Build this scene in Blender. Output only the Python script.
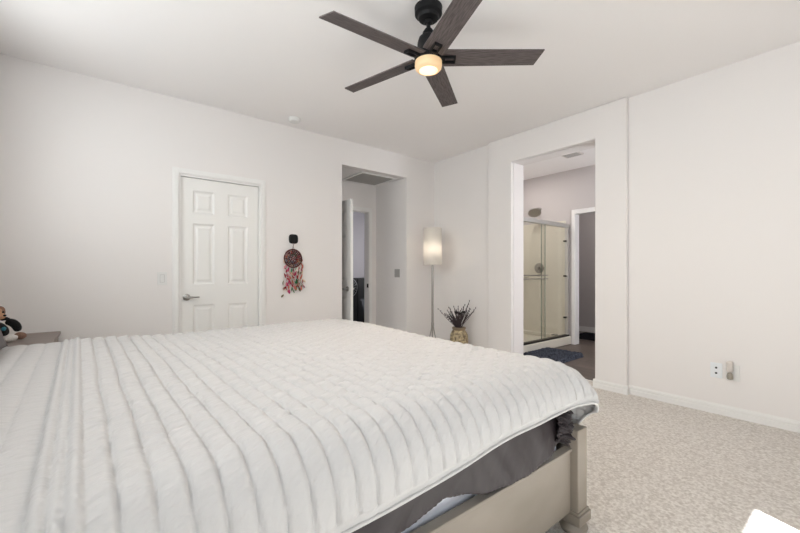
import bpy, bmesh, math, random
from math import sin, cos, pi, sqrt, atan2, radians
from mathutils import Vector, Matrix, noise

for o in list(bpy.data.objects):
    bpy.data.objects.remove(o)
S = bpy.context.scene
COL = S.collection
random.seed(7)

# ------------------------------------------------------------------ camera
cam_d = bpy.data.cameras.new('camera')
cam = bpy.data.objects.new('camera', cam_d)
COL.objects.link(cam)
cam_d.sensor_width = 36.0
cam_d.lens = 375.0 / 800.0 * 36.0
cam_d.shift_y = 6.5 / 800.0
cam_d.clip_start = 0.02
CAMZ = 1.118
cam.location = (0, 0, CAMZ)
cam.rotation_euler = (pi / 2, 0, radians(51.53 - 90))
S.camera = cam

# ------------------------------------------------------------------ world, sun, daylight, exposure
world = bpy.data.worlds.new('world')
S.world = world
world.use_nodes = True
bgn = world.node_tree.nodes['Background']
bgn.inputs[0].default_value = (0.75, 0.87, 1.0, 1)
bgn.inputs[1].default_value = 0.8

def light(name, kind, loc, energy, color, rot=None, direction=None, **kw):
    d = bpy.data.lights.new(name, kind)
    d.energy = energy
    d.color = color
    for k, v in kw.items():
        setattr(d, k, v)
    o = bpy.data.objects.new(name, d)
    COL.objects.link(o)
    o.location = loc
    if direction is not None:
        o.rotation_euler = Vector(direction).to_track_quat('-Z', 'Y').to_euler()
    if rot is not None:
        o.rotation_euler = rot
    return o

light('sun', 'SUN', (0, -6, 6), 25.0, (0.93, 0.955, 1.0), direction=(0.36, 0.93, -1.245), angle=0.009)
# daylight through the window of the near wall (behind the camera)
light('window_daylight', 'AREA', (0.7, -1.50, 1.45), 8.0, (0.97, 0.97, 1.0), direction=(0, 1, 0), shape='RECTANGLE', size=2.3, size_y=1.3)
# daylight through an unseen long window, put over the headboard to soften the light
light('window_daylight', 'AREA', (-1.0, 1.25, 1.97), 60.0, (0.985, 0.98, 1.0), direction=(1, 0, 0), shape='RECTANGLE', size=4.3, size_y=0.9)
# added lights for the bathroom: over the shower and at an unseen, made-up window
light('added_shower_light', 'AREA', (5.0, 3.42, 2.73), 7.0, (1.0, 0.95, 0.9), direction=(0, 0, -1), shape='DISK', size=0.16)  # added to brighten the shower, no fixture known there
light('window_daylight', 'AREA', (4.9, 0.14, 1.6), 42.0, (0.95, 0.93, 1.0), direction=(0, 1, 0), shape='RECTANGLE', size=0.8, size_y=0.8)

vs = S.view_settings
vs.view_transform = 'Standard'
vs.look = 'None'
vs.gamma = 1
vs.use_curve_mapping = False
vs.exposure = 0.18

# ------------------------------------------------------------------ dimensions
XB = 3.827      # wall with the bathroom opening
XJ = 3.777      # its projecting panel
YA = 4.006      # wall with the closet door
XL = -0.72      # headboard wall
YN = -1.20      # window wall behind the camera
H = 2.741

# ------------------------------------------------------------------ materials
def srgb(r, g, b):
    f = lambda c: (c / 255 / 12.92) if c / 255 <= 0.04045 else ((c / 255 + 0.055) / 1.055) ** 2.4
    return (f(r), f(g), f(b), 1)

def mat(name, col, rough=0.6, metal=0.0, bump=None, spec=0.5, vary=None, **kw):
    m = bpy.data.materials.new(name)
    m.use_nodes = True
    nt = m.node_tree
    b = nt.nodes['Principled BSDF']
    b.inputs['Base Color'].default_value = col
    b.inputs['Roughness'].default_value = rough
    b.inputs['Metallic'].default_value = metal
    b.inputs['Specular IOR Level'].default_value = spec
    for k, v in kw.items():
        b.inputs[k].default_value = v
    tc = nt.nodes.new('ShaderNodeTexCoord')
    if vary:                       # (scale, colour2, stretch)
        sc, c2, st = vary
        mp = nt.nodes.new('ShaderNodeMapping')
        mp.inputs['Scale'].default_value = st
        nz = nt.nodes.new('ShaderNodeTexNoise')
        nz.inputs['Scale'].default_value = sc
        nz.inputs['Detail'].default_value = 6
        rp = nt.nodes.new('ShaderNodeValToRGB')
        rp.color_ramp.elements[0].position = 0.35
        rp.color_ramp.elements[1].position = 0.65
        rp.color_ramp.elements[0].color = col
        rp.color_ramp.elements[1].color = c2
        nt.links.new(tc.outputs['Object'], mp.inputs[0])
        nt.links.new(mp.outputs[0], nz.inputs['Vector'])
        nt.links.new(nz.outputs['Fac'], rp.inputs[0])
        nt.links.new(rp.outputs[0], b.inputs['Base Color'])
    if bump:                       # (scale, strength, distance)
        nz = nt.nodes.new('ShaderNodeTexNoise')
        nz.inputs['Scale'].default_value = bump[0]
        nz.inputs['Detail'].default_value = 4
        bp = nt.nodes.new('ShaderNodeBump')
        bp.inputs['Strength'].default_value = bump[1]
        bp.inputs['Distance'].default_value = bump[2]
        nt.links.new(tc.outputs['Object'], nz.inputs['Vector'])
        nt.links.new(nz.outputs['Fac'], bp.inputs['Height'])
        nt.links.new(bp.outputs[0], b.inputs['Normal'])
    return m

M = {}
M['wall'] = mat('wall_paint', (0.845, 0.81, 0.79, 1), 0.75, bump=(90, 0.12, 0.002), spec=0.25)
M['ceil'] = mat('ceiling_paint', (0.92, 0.892, 0.88, 1), 0.9, bump=(70, 0.15, 0.002), spec=0.1)
M['trim'] = mat('trim_paint', (0.865, 0.85, 0.83, 1), 0.35)
M['door'] = mat('door_paint', (0.86, 0.845, 0.82, 1), 0.4)
M['carpet'] = mat('carpet', srgb(210, 202, 194), 1.0, spec=0.05, vary=(75, srgb(244, 239, 233), (1, 1, 1)), bump=(300, 0.8, 0.008))
M['plastic'] = mat('white_plastic', (0.80, 0.79, 0.77, 1), 0.35)
M['cool_plastic'] = mat('cool_white_plastic', (0.83, 0.85, 0.87, 1), 0.35)
M['slot'] = mat('dark_slot', (0.03, 0.03, 0.03, 1), 0.6)
M['nickel'] = mat('satin_nickel', (0.42, 0.40, 0.38, 1), 0.3, 1.0)
M['satin'] = mat('satin_aluminium', (0.62, 0.60, 0.57, 1), 0.45, 0.6)
M['chrome'] = mat('chrome', (0.75, 0.75, 0.74, 1), 0.15, 1.0)
M['bronze'] = mat('dark_bronze', (0.05, 0.045, 0.04, 1), 0.4, 0.8)
M['black'] = mat('matte_black', (0.008, 0.008, 0.009, 1), 0.55, spec=0.25)
M['greige'] = mat('greige_wood', srgb(146, 136, 125), 0.42, vary=(2.2, srgb(132, 123, 112), (1, 1, 2)), bump=(60, 0.05, 0.001))
M['nighttop'] = mat('taupe_wood', srgb(142, 131, 124), 0.45, vary=(6, srgb(124, 113, 107), (1, 8, 1)))
M['blade'] = mat('weathered_grey_wood', srgb(72, 64, 63), 0.6, vary=(14, srgb(104, 95, 94), (1.2, 14, 14)))
M['quilt'] = mat('white_quilt_cotton', (0.53, 0.515, 0.508, 1), 0.85, spec=0.15, bump=(900, 0.25, 0.001))
_nt = M['quilt'].node_tree
_tc = _nt.nodes.new('ShaderNodeTexCoord')
_mp = _nt.nodes.new('ShaderNodeMapping')
_mp.inputs['Scale'].default_value = (16, 62, 20)
_nz = _nt.nodes.new('ShaderNodeTexNoise')
_nz.inputs['Scale'].default_value = 1.0
_nz.inputs['Detail'].default_value = 3
_b2 = _nt.nodes.new('ShaderNodeBump')
_b2.inputs['Strength'].default_value = 0.6
_b2.inputs['Distance'].default_value = 0.012
_m0 = _nt.nodes.new('ShaderNodeMapping')
_m0.inputs['Rotation'].default_value = (0, 0, radians(-14))
_nt.links.new(_tc.outputs['Object'], _m0.inputs[0])
_nt.links.new(_m0.outputs[0], _mp.inputs[0])
_nt.links.new(_mp.outputs[0], _nz.inputs['Vector'])
_nt.links.new(_nz.outputs['Fac'], _b2.inputs['Height'])
_nt.links.new(_nt.nodes['Bump'].outputs[0], _b2.inputs['Normal'])
_nt.links.new(_b2.outputs[0], _nt.nodes['Principled BSDF'].inputs['Normal'])
M['quilt'].node_tree.nodes['Principled BSDF'].inputs['Sheen Weight'].default_value = 0.15
M['sateen'] = mat('charcoal_sateen', srgb(50, 43, 45), 0.5, spec=0.35, bump=(30, 0.12, 0.004))
M['mattress'] = mat('mattress_ticking', (0.74, 0.76, 0.84, 1), 0.8, bump=(120, 0.2, 0.003))
M['pillow'] = mat('grey_pillow_cotton', srgb(112, 106, 106), 0.9, bump=(250, 0.25, 0.002))
M['tile'] = mat('cream_acrylic', srgb(224, 217, 203), 0.3)
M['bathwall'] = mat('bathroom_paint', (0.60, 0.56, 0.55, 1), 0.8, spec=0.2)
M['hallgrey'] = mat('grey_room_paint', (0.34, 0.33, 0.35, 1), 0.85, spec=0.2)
M['vase'] = mat('mottled_ceramic', srgb(104, 88, 66), 0.55, vary=(34, srgb(196, 178, 142), (1, 1, 1)), bump=(40, 0.5, 0.006))
M['vaserim'] = mat('plain_ceramic', srgb(140, 122, 100), 0.5, bump=(60, 0.2, 0.002))
M['twig'] = mat('dried_plum_twig', srgb(66, 54, 56), 0.8)
M['seed'] = mat('dried_flower', srgb(36, 28, 28), 0.9, bump=(80, 0.6, 0.005))
M['white_fur'] = mat('white_plush', (0.78, 0.75, 0.72, 1), 0.95, bump=(140, 0.8, 0.01))
M['black_fur'] = mat('black_plush', (0.012, 0.012, 0.014, 1), 0.95, bump=(140, 0.8, 0.01))
M['tan_fur'] = mat('tan_plush', srgb(196, 152, 120), 0.95, bump=(140, 0.8, 0.01))
M['brown_fur'] = mat('brown_plush', srgb(140, 108, 92), 0.95, bump=(140, 0.8, 0.01))
M['teal'] = mat('teal_patch', srgb(52, 120, 136), 0.8)
M['mat_blue'] = mat('navy_shag', srgb(32, 36, 46), 1.0, spec=0.05, vary=(60, srgb(104, 108, 120), (1, 1, 1)), bump=(150, 1.0, 0.02))
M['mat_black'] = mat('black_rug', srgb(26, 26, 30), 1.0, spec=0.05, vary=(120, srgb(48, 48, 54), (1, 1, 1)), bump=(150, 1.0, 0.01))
M['dark_rim'] = mat('grey_wire', (0.25, 0.26, 0.27, 1), 0.4, 0.6)
M['greyplate'] = mat('grey_plate', (0.42, 0.40, 0.38, 1), 0.4)
M['grille'] = mat('return_grille', (0.42, 0.40, 0.38, 1), 0.6)
M['freshener'] = mat('beige_plastic', srgb(214, 207, 200), 0.4)
M['oil'] = mat('amber_glass', (0.55, 0.50, 0.42, 1), 0.1, **{'Transmission Weight': 0.4})

# plank floor of the bathroom
def plank_mat():
    m = mat('wood_plank_floor', srgb(120, 106, 98), 0.45)
    nt = m.node_tree
    b = nt.nodes['Principled BSDF']
    tc = nt.nodes.new('ShaderNodeTexCoord')
    br = nt.nodes.new('ShaderNodeTexBrick')
    br.inputs['Color1'].default_value = srgb(122, 108, 99)
    br.inputs['Color2'].default_value = srgb(104, 91, 84)
    br.inputs['Mortar'].default_value = srgb(60, 50, 46)
    br.inputs['Scale'].default_value = 1.0
    br.inputs['Mortar Size'].default_value = 0.003
    br.inputs['Brick Width'].default_value = 1.2
    br.inputs['Row Height'].default_value = 0.16
    mp = nt.nodes.new('ShaderNodeMapping')
    mp.inputs['Rotation'].default_value = (0, 0, pi / 2)
    nt.links.new(tc.outputs['Object'], mp.inputs[0])
    nt.links.new(mp.outputs[0], br.inputs['Vector'])
    nz = nt.nodes.new('ShaderNodeTexNoise')
    nz.inputs['Scale'].default_value = 6
    mp2 = nt.nodes.new('ShaderNodeMapping')
    mp2.inputs['Scale'].default_value = (10, 1, 1)
    nt.links.new(tc.outputs['Object'], mp2.inputs[0])
    nt.links.new(mp2.outputs[0], nz.inputs['Vector'])
    mx = nt.nodes.new('ShaderNodeMixRGB')
    mx.blend_type = 'MULTIPLY'
    mx.inputs[0].default_value = 0.5
    nt.links.new(br.outputs[0], mx.inputs[1])
    nt.links.new(nz.outputs['Fac'], mx.inputs[2])
    nt.links.new(mx.outputs[0], b.inputs['Base Color'])
    return m
M['plank'] = plank_mat()

def glass_mat(name, tint, mixf=0.9):
    m = bpy.data.materials.new(name)
    m.use_nodes = True
    nt = m.node_tree
    for n in list(nt.nodes):
        nt.nodes.remove(n)
    out = nt.nodes.new('ShaderNodeOutputMaterial')
    tr = nt.nodes.new('ShaderNodeBsdfTransparent')
    tr.inputs[0].default_value = tint
    gl = nt.nodes.new('ShaderNodeBsdfGlossy')
    gl.inputs['Roughness'].default_value = 0.02
    lwn = nt.nodes.new('ShaderNodeLayerWeight')
    lwn.inputs[0].default_value = 0.5
    pw = nt.nodes.new('ShaderNodeMath'); pw.operation = 'POWER'; pw.inputs[1].default_value = 4.0
    fr = nt.nodes.new('ShaderNodeMath'); fr.operation = 'MULTIPLY_ADD'; fr.inputs[1].default_value = 0.5; fr.inputs[2].default_value = 0.03
    nt.links.new(lwn.outputs['Facing'], pw.inputs[0])
    nt.links.new(pw.outputs[0], fr.inputs[0])
    mx = nt.nodes.new('ShaderNodeMixShader')
    nt.links.new(fr.outputs[0], mx.inputs[0])
    nt.links.new(tr.outputs[0], mx.inputs[1])
    nt.links.new(gl.outputs[0], mx.inputs[2])
    nt.links.new(mx.outputs[0], out.inputs[0])
    return m
M['glass'] = glass_mat('clear_glass', (0.96, 0.98, 0.97, 1))
M['shglass'] = glass_mat('shower_glass', (0.985, 0.99, 0.98, 1))
M['glassedge'] = mat('green_glass_edge', srgb(120, 138, 126), 0.2)

def emis(name, col, strength, base=(0.8, 0.8, 0.8, 1)):
    m = mat(name, base, 0.5)
    b = m.node_tree.nodes['Principled BSDF']
    b.inputs['Emission Color'].default_value = col
    b.inputs['Emission Strength'].default_value = strength
    return m
M['lampglass'] = emis('fan_light_glass', (1.0, 0.60, 0.25, 1), 0.42, (0.55, 0.44, 0.30, 1))
M['lampcore'] = emis('fan_light_bottom', (1.0, 0.78, 0.46, 1), 0.9, (0.85, 0.8, 0.7, 1))

def shade_mat():
    m = bpy.data.materials.new('linen_shade')
    m.use_nodes = True
    nt = m.node_tree
    b = nt.nodes['Principled BSDF']
    b.inputs['Base Color'].default_value = (0.80, 0.78, 0.74, 1)
    b.inputs['Roughness'].default_value = 0.9
    out = nt.nodes['Material Output']
    tl = nt.nodes.new('ShaderNodeBsdfTranslucent')
    tl.inputs[0].default_value = (0.80, 0.77, 0.72, 1)
    mx = nt.nodes.new('ShaderNodeMixShader')
    mx.inputs[0].default_value = 0.55
    nt.links.new(b.outputs[0], mx.inputs[1])
    nt.links.new(tl.outputs[0], mx.inputs[2])
    nt.links.new(mx.outputs[0], out.inputs[0])
    return m
M['shade'] = shade_mat()

# ------------------------------------------------------------------ mesh helpers
def bx(bm, x0, x1, y0, y1, z0, z1):
    v = [bm.verts.new(p) for p in ((x0, y0, z0), (x1, y0, z0), (x1, y1, z0), (x0, y1, z0),
                                   (x0, y0, z1), (x1, y0, z1), (x1, y1, z1), (x0, y1, z1))]
    for f in ((3, 2, 1, 0), (4, 5, 6, 7), (0, 1, 5, 4), (1, 2, 6, 5), (2, 3, 7, 6), (3, 0, 4, 7)):
        bm.faces.new([v[i] for i in f])
    return v

def lathe(bm, c, prof, seg=32, axis='Z', cap=True):
    """prof = [(r, h)...] about point c along an axis"""
    rings = []
    for r, h in prof:
        ring = []
        for k in range(seg):
            a = 2 * pi * k / seg
            p = (r * cos(a), r * sin(a), h)
            if axis == 'Y':
                p = (p[0], p[2], p[1])
            elif axis == 'X':
                p = (p[2], p[0], p[1])
            ring.append(bm.verts.new((c[0] + p[0], c[1] + p[1], c[2] + p[2])))
        rings.append(ring)
    for a, b in zip(rings, rings[1:]):
        for k in range(seg):
            bm.faces.new((a[k], a[(k + 1) % seg], b[(k + 1) % seg], b[k]))
    if cap:
        bm.faces.new(rings[0][::-1])
        bm.faces.new(rings[-1])
    bmesh.ops.recalc_face_normals(bm, faces=bm.faces)

def tube(bm, pts, r, seg=8):
    pts = [Vector(p) for p in pts]
    rs = r if isinstance(r, (list, tuple)) else [r] * len(pts)
    rings = []
    for i, p in enumerate(pts):
        d = (pts[min(i + 1, len(pts) - 1)] - pts[max(i - 1, 0)]).normalized()
        up = Vector((0, 0, 1)) if abs(d.z) < 0.9 else Vector((1, 0, 0))
        u = d.cross(up).normalized()
        w = d.cross(u).normalized()
        rings.append([bm.verts.new(p + (u * cos(2 * pi * k / seg) + w * sin(2 * pi * k / seg)) * rs[i]) for k in range(seg)])
    for a, b in zip(rings, rings[1:]):
        for k in range(seg):
            bm.faces.new((a[k], a[(k + 1) % seg], b[(k + 1) % seg], b[k]))
    bm.faces.new(rings[0][::-1])
    bm.faces.new(rings[-1])

def prism(bm, poly, z0, z1, M4=None):
    a = [bm.verts.new((p[0], p[1], z0)) for p in poly]
    b = [bm.verts.new((p[0], p[1], z1)) for p in poly]
    n = len(poly)
    bm.faces.new(a[::-1])
    bm.faces.new(b)
    for i in range(n):
        bm.faces.new((a[i], a[(i + 1) % n], b[(i + 1) % n], b[i]))
    if M4 is not None:
        for v in a + b:
            v.co = M4 @ v.co

def blob(bm, c, r, sub=2, jitter=0.0):
    res = bmesh.ops.create_icosphere(bm, subdivisions=sub, radius=1.0)
    for v in res['verts']:
        k = 1 + jitter * noise.noise(v.co * 3 + Vector(c) * 9)
        v.co = Vector((c[0] + v.co.x * r[0] * k, c[1] + v.co.y * r[1] * k, c[2] + v.co.z * r[2] * k))

ORIG = {}
def thing(name, label, cat, loc, group=None):
    o = bpy.data.objects.new(name, None)
    o.empty_display_size = 0.05
    COL.objects.link(o)
    o.location = loc
    o['label'] = label
    o['category'] = cat
    if group:
        o['group'] = group
    ORIG[o.name] = Vector(loc)
    return o

def obj(name, bm, m, parent=None, smooth=None, bevel=0, label=None):
    """world-space mesh; a child keeps its thing's base as origin, a top-level one gets its own base"""
    bmesh.ops.recalc_face_normals(bm, faces=bm.faces)
    if parent is not None:
        org = ORIG[parent.name]
    else:
        xs = [v.co.x for v in bm.verts]; ys = [v.co.y for v in bm.verts]; zs = [v.co.z for v in bm.verts]
        org = Vector(((min(xs) + max(xs)) / 2, (min(ys) + max(ys)) / 2, min(zs)))
    for v in bm.verts:
        v.co -= org
    me = bpy.data.meshes.new(name)
    bm.to_mesh(me)
    bm.free()
    me.materials.append(m)
    o = bpy.data.objects.new(name, me)
    COL.objects.link(o)
    if smooth:
        me.polygons.foreach_set('use_smooth', [True] * len(me.polygons))
        if smooth != True:
            me.set_sharp_from_angle(angle=radians(smooth))
    if bevel:
        md = o.modifiers.new('bevel', 'BEVEL')
        md.width = bevel
        md.segments = 2
        md.limit_method = 'ANGLE'
        md.angle_limit = radians(50)
    if parent is None:
        o.location = org
    else:
        o.parent = parent
    ORIG[o.name] = org.copy()
    if label:
        o['label'] = label
    return o

def tag(o, label, cat, group=None, kind=None):
    o['label'] = label
    o['category'] = cat
    if group:
        o['group'] = group
    if kind:
        o['kind'] = kind
    return o

def boxes(name, m, lst, parent=None, bevel=0, label=None):
    bm = bmesh.new()
    for b in lst:
        bx(bm, *b)
    return obj(name, bm, m, parent, bevel=bevel, label=label)

def struct(name, m, lst, bevel=0):
    o = boxes(name, m, lst, bevel=bevel)
    o['kind'] = 'structure'
    return o

# ------------------------------------------------------------------ room shell
T = 0.12
struct('floor', M['carpet'], [(XL - T, XB, YN - T, YA, -0.10, 0.0), (XB, 4.00, 1.69, 2.646, -0.10, 0.0),
                              (1.2, 3.42, YA, 4.745 + T, -0.10, 0.0)])
struct('ceiling', M['ceil'], [(XL - T, XB + 0.19, YN - T, YA + T, H, H + 0.1)])
# wall with the closet door and the hallway opening
DX0, DX1, DZ = 0.564, 1.301, 2.038
OX0, OX1, OZ = 2.283, 3.300, 2.438
struct('wall_far', M['wall'], [(XL - T, DX0, YA, YA + T, 0, H), (DX0, DX1, YA, YA + T, DZ, H),
                               (DX1, OX0, YA, YA + T, 0, H), (OX0, OX1, YA, YA + T, OZ, H),
                               (OX1, XB, YA, YA + T, 0, H),
                               (OX1, OX1 + T, YA + T, 4.745, 0, OZ + 0.2)])
LY0, LY1, LZ0, LZ1 = -0.9, 3.4, 1.52, 2.42
struct('sun_blocker', M['trim'], [(XL - T - 0.75, XL - T, -2.6, 4.3, 2.50, 2.56)])  # unseen slab added to keep direct sun out of the left window
bpy.data.objects['sun_blocker'].name = 'added_sun_blocker'
struct('wall_left', M['wall'], [(XL - T, XL, YN - T, YA, 0, LZ0), (XL - T, XL, YN - T, YA, LZ1, H),
                                (XL - T, XL, YN - T, LY0, LZ0, LZ1), (XL - T, XL, LY1, YA, LZ0, LZ1)])
t = thing('window_3', 'x', 'window', (XL - 0.06, 1.25, LZ0))  # unseen window, made long and high for soft light from the left
del t['label'], t['category']
t['kind'] = 'structure'
boxes('window_frame', M['trim'], [(XL - 0.10, XL - 0.05, LY0, LY1, LZ0, LZ0 + 0.04), (XL - 0.10, XL - 0.05, LY0, LY1, LZ1 - 0.04, LZ1)] +
      [(XL - 0.10, XL - 0.05, y, y + 0.04, LZ0 + 0.04, LZ1 - 0.04) for y in (LY0, 0.52, 1.94, LY1 - 0.04)], t)
boxes('window_glass', M['glass'], [(XL - 0.078, XL - 0.074, LY0, LY1, LZ0 + 0.04, LZ1 - 0.04)], t)
# window wall behind the camera, two windows
W = [(-0.45, 1.85)]
WZ0, WZ1 = 0.85, 2.22
struct('wall_near', M['wall'], [(XL, W[0][0], YN - T, YN, 0, H), (W[0][1], XB, YN - T, YN, 0, H),
                                (W[0][0], W[0][1], YN - T, YN, 0, WZ0), (W[0][0], W[0][1], YN - T, YN, WZ1, H)])
for i, (a, b) in enumerate(W):
    t = thing('window_%d' % (i + 1), 'x', 'window', ((a + b) / 2, YN - 0.06, WZ0))
    del t['label'], t['category']
    t['kind'] = 'structure'
    f = 0.045
    boxes('window_frame', M['trim'], [(a, a + f, YN - 0.10, YN - 0.05, WZ0, WZ1), (b - f, b, YN - 0.10, YN - 0.05, WZ0, WZ1),
                                      (a + f, b - f, YN - 0.10, YN - 0.05, WZ0, WZ0 + f), (a + f, b - f, YN - 0.10, YN - 0.05, WZ1 - 0.002, WZ1)], t)
    boxes('window_glass', M['glass'], [(a + f, b - f, YN - 0.078, YN - 0.074, WZ0 + f, WZ1 - 0.002)], t)
# wall with the bathroom opening: thin main wall and the projecting panel
BY0, BY1, BZ = 1.690, 2.646, 2.428
PY0, PY1 = 1.405, 2.99
struct('wall_right', M['wall'], [(XB, XB + 0.2, YN - T, BY0, 0, H), (XB, XB + 0.2, BY1, YA + T, 0, H),
                                 (XB, XB + 0.2, BY0, BY1, BZ, H)])
def panel_poly():
    bm = bmesh.new()
    pl = [(PY0, 0), (BY0, 0), (BY0, BZ), (BY1, BZ), (BY1, 0), (PY1, 0), (PY1, H), (PY0, H)]
    A = [bm.verts.new((XJ, y, z)) for y, z in pl]
    B = [bm.verts.new((XB, y, z)) for y, z in pl]
    bm.faces.new(A); bm.faces.new(B[::-1])
    for i in range(8):
        bm.faces.new((A[i], A[(i + 1) % 8], B[(i + 1) % 8], B[i]))
    return bm
o = obj('wall_panel', panel_poly(), M['wall'], bevel=0.012)
o['kind'] = 'structure'
o.name = 'trim_1'

# baseboards: profile swept along a wall
def baseboard(name, segs, h=0.082, d=0.014):
    """segs: (x0,y0,x1,y1,nx,ny) along the wall, n = into the room"""
    bm = bmesh.new()
    prof = [(0, 0), (d, 0), (d, h * 0.50), (d * 0.7, h * 0.54), (d * 0.7, h * 0.62), (d * 0.95, h * 0.66), (d * 0.75, h * 0.86), (d * 0.35, h * 0.93), (d * 0.35, h), (0, h)]
    for x0, y0, x1, y1, nx, ny in segs:
        A = [bm.verts.new((x0 + nx * p, y0 + ny * p, q)) for p, q in prof]
        B = [bm.verts.new((x1 + nx * p, y1 + ny * p, q)) for p, q in prof]
        n = len(prof)
        for i in range(n):
            bm.faces.new((A[i], A[(i + 1) % n], B[(i + 1) % n], B[i]))
        bm.faces.new(A); bm.faces.new(B[::-1])
    o = obj(name, bm, M['trim'])
    o['kind'] = 'structure'
baseboard('baseboard_right', [(XB, YN, XB, PY0, -1, 0), (XB, PY1, XB, YA, -1, 0),
                              (XJ, PY0 - 0.014, XJ, BY0 + 0.012, -1, 0), (XJ, BY1 - 0.012, XJ, PY1 + 0.014, -1, 0),
                              (XB, PY0, XJ, PY0, 0, -1), (XJ, BY0, XB + 0.1, BY0, 0, 1), (XJ, BY1, XB + 0.1, BY1, 0, -1)])
baseboard('baseboard_far', [(XL, YA, DX0 - 0.06, YA, 0, -1), (DX1 + 0.06, YA, OX0, YA, 0, -1), (OX1, YA, XB, YA, 0, -1),
                            (OX1, YA, OX1, 4.745, -1, 0)])
baseboard('baseboard_left', [(XL, YN, XL, YA, 1, 0)])
baseboard('baseboard_near', [(XL, YN, XB, YN, 0, 1)])

# ------------------------------------------------------------------ closet door
def casing(parts, x0, x1, zt, y, w=0.058, d=0.016):
    """casing boards standing off wall plane y toward -y, with a moulded step"""
    for k, (e, dd) in enumerate(((0.0, d * 0.6), (0.012, d))):
        parts += [(x0 - w + e, x0 - e * 0.6 - 0.004, y - dd, y, 0, zt + w - e), (x1 + e * 0.6 + 0.004, x1 + w - e, y - dd, y, 0, zt + w - e),
                  (x0 - e * 0.6 - 0.004, x1 + e * 0.6 + 0.004, y - dd, y, zt + e * 0.6 + 0.004, zt + w - e)]

def six_panel(parent, M4, w, h, t, cols, rows, m):
    """door leaf in local x (width) z (height), thickness along y, front at y=0 and -y outward"""
    bm = bmesh.new()
    xs = [0] + [c for p in cols for c in p] + [w]
    # stiles / rails as grid frame
    bx(bm, 0, cols[0][0], 0, t, 0, h)
    bx(bm, cols[0][1], cols[1][0], 0, t, 0, h)
    bx(bm, cols[1][1], w, 0, t, 0, h)
    zz = [0] + [z for r in rows for z in r] + [h]
    for c in cols:
        for i in range(0, len(zz), 2):
            bx(bm, c[0], c[1], 0, t, zz[i], zz[i + 1])
    bmesh.ops.transform(bm, matrix=M4, verts=bm.verts)
    obj('door_leaf', bm, m, parent)
    for c in cols:
        for r in rows:
            bm = bmesh.new()
            # sloped moulding into a recess, then a raised field; both faces
            for s in (0, 1):
                yy = lambda d: d if s == 0 else t - d
                loops = [(0.0, 0.0), (0.007, 0.006), (0.016, 0.011), (0.030, 0.011), (0.048, 0.004)]
                prev = None
                for e, d in loops:
                    ring = [bm.verts.new((x, yy(d), z)) for x, z in ((c[0] + e, r[0] + e), (c[1] - e, r[0] + e), (c[1] - e, r[1] - e), (c[0] + e, r[1] - e))]
                    if prev:
                        for k in range(4):
                            bm.faces.new((prev[k], prev[(k + 1) % 4], ring[(k + 1) % 4], ring[k]))
                    prev = ring
                bm.faces.new(prev)
            bmesh.ops.transform(bm, matrix=M4, verts=bm.verts)
            obj('door_panel', bm, m, parent)

def lever(parent, p, n, along, m, length=0.10, name='door_handle'):
    """p on the face, n outward, along lever direction"""
    p, n, along = Vector(p), Vector(n), Vector(along)
    bm = bmesh.new()
    tube(bm, [p, p + n * 0.008, p + n * 0.012], [0.032, 0.032, 0.022], 24)
    tube(bm, [p + n * 0.01, p + n * 0.05], 0.011, 16)
    pts = [p + n * 0.045 - along * 0.012, p + n * 0.052 + along * 0.012, p + n * 0.052 + along * length * 0.6, p + n * 0.046 + along * length]
    tube(bm, pts, [0.010, 0.011, 0.008, 0.007], 12)
    return obj(name, bm, m, parent, smooth=40)

t = thing('door_1', '', '', (0.93, YA, 0))
del t['label'], t['category']
t['kind'] = 'structure'
cs = []
casing(cs, DX0, DX1, DZ, YA)
boxes('door_casing', M['trim'], cs, t, bevel=0.002)
j = 0.012
boxes('door_jamb', M['trim'], [(DX0, DX0 + j, YA, YA + T, 0, DZ), (DX1 - j, DX1, YA, YA + T, 0, DZ), (DX0 + j, DX1 - j, YA, YA + T, DZ - j, DZ)], t)
lw = DX1 - DX0 - 2 * j - 0.006
lh = DZ - j - 0.004 - 0.012
six_panel(t, Matrix.Translation((DX0 + j + 0.003, YA + 0.022, 0.012)), lw, lh, 0.035,
          [(0.098, 0.288), (0.411, 0.601)], [(0.22, 0.80), (0.997, 1.58), (1.677, 1.896)], M['door'])
lever(t, (0.625, YA + 0.022, 0.889), (0, -1, 0), (1, 0, 0), M['nickel'])

# ------------------------------------------------------------------ hallway behind the opening, with its open door
HB = 4.745
struct('hallway_wall', M['wall'], [(1.2, 2.36, HB, HB + T, 0, OZ + 0.1), (2.36, 3.177, HB, HB + T, 2.055, OZ + 0.1),
                                   (3.177, 3.42, HB, HB + T, 0, OZ + 0.1), (1.2 - T, 1.2, YA + T, HB + T, 0, OZ + 0.1)])
bpy.data.objects['hallway_wall'].name = 'wall_hallway'
o = struct('ceiling', M['ceil'], [(1.2, OX1, YA + T, HB, OZ + 0.012, OZ + 0.1)])
o.name = 'ceiling_hallway'
t = thing('door_2', '', '', (2.4, HB, 0))
del t['label'], t['category']
t['kind'] = 'structure'
cs = []
casing(cs, 2.36 + 0.012, 3.177 - 0.012, 2.043, HB)
boxes('door_casing', M['trim'], cs, t, bevel=0.002)
boxes('door_jamb', M['trim'], [(2.36, 2.372, HB, HB + T, 0, 2.055), (3.165, 3.177, HB, HB + T, 0, 2.055), (2.372, 3.165, HB, HB + T, 2.043, 2.055)], t)
boxes('strike_plate', M['bronze'], [(3.157, 3.165, HB + 0.005, HB + 0.04, 0.895, 0.955)], t)
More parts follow.
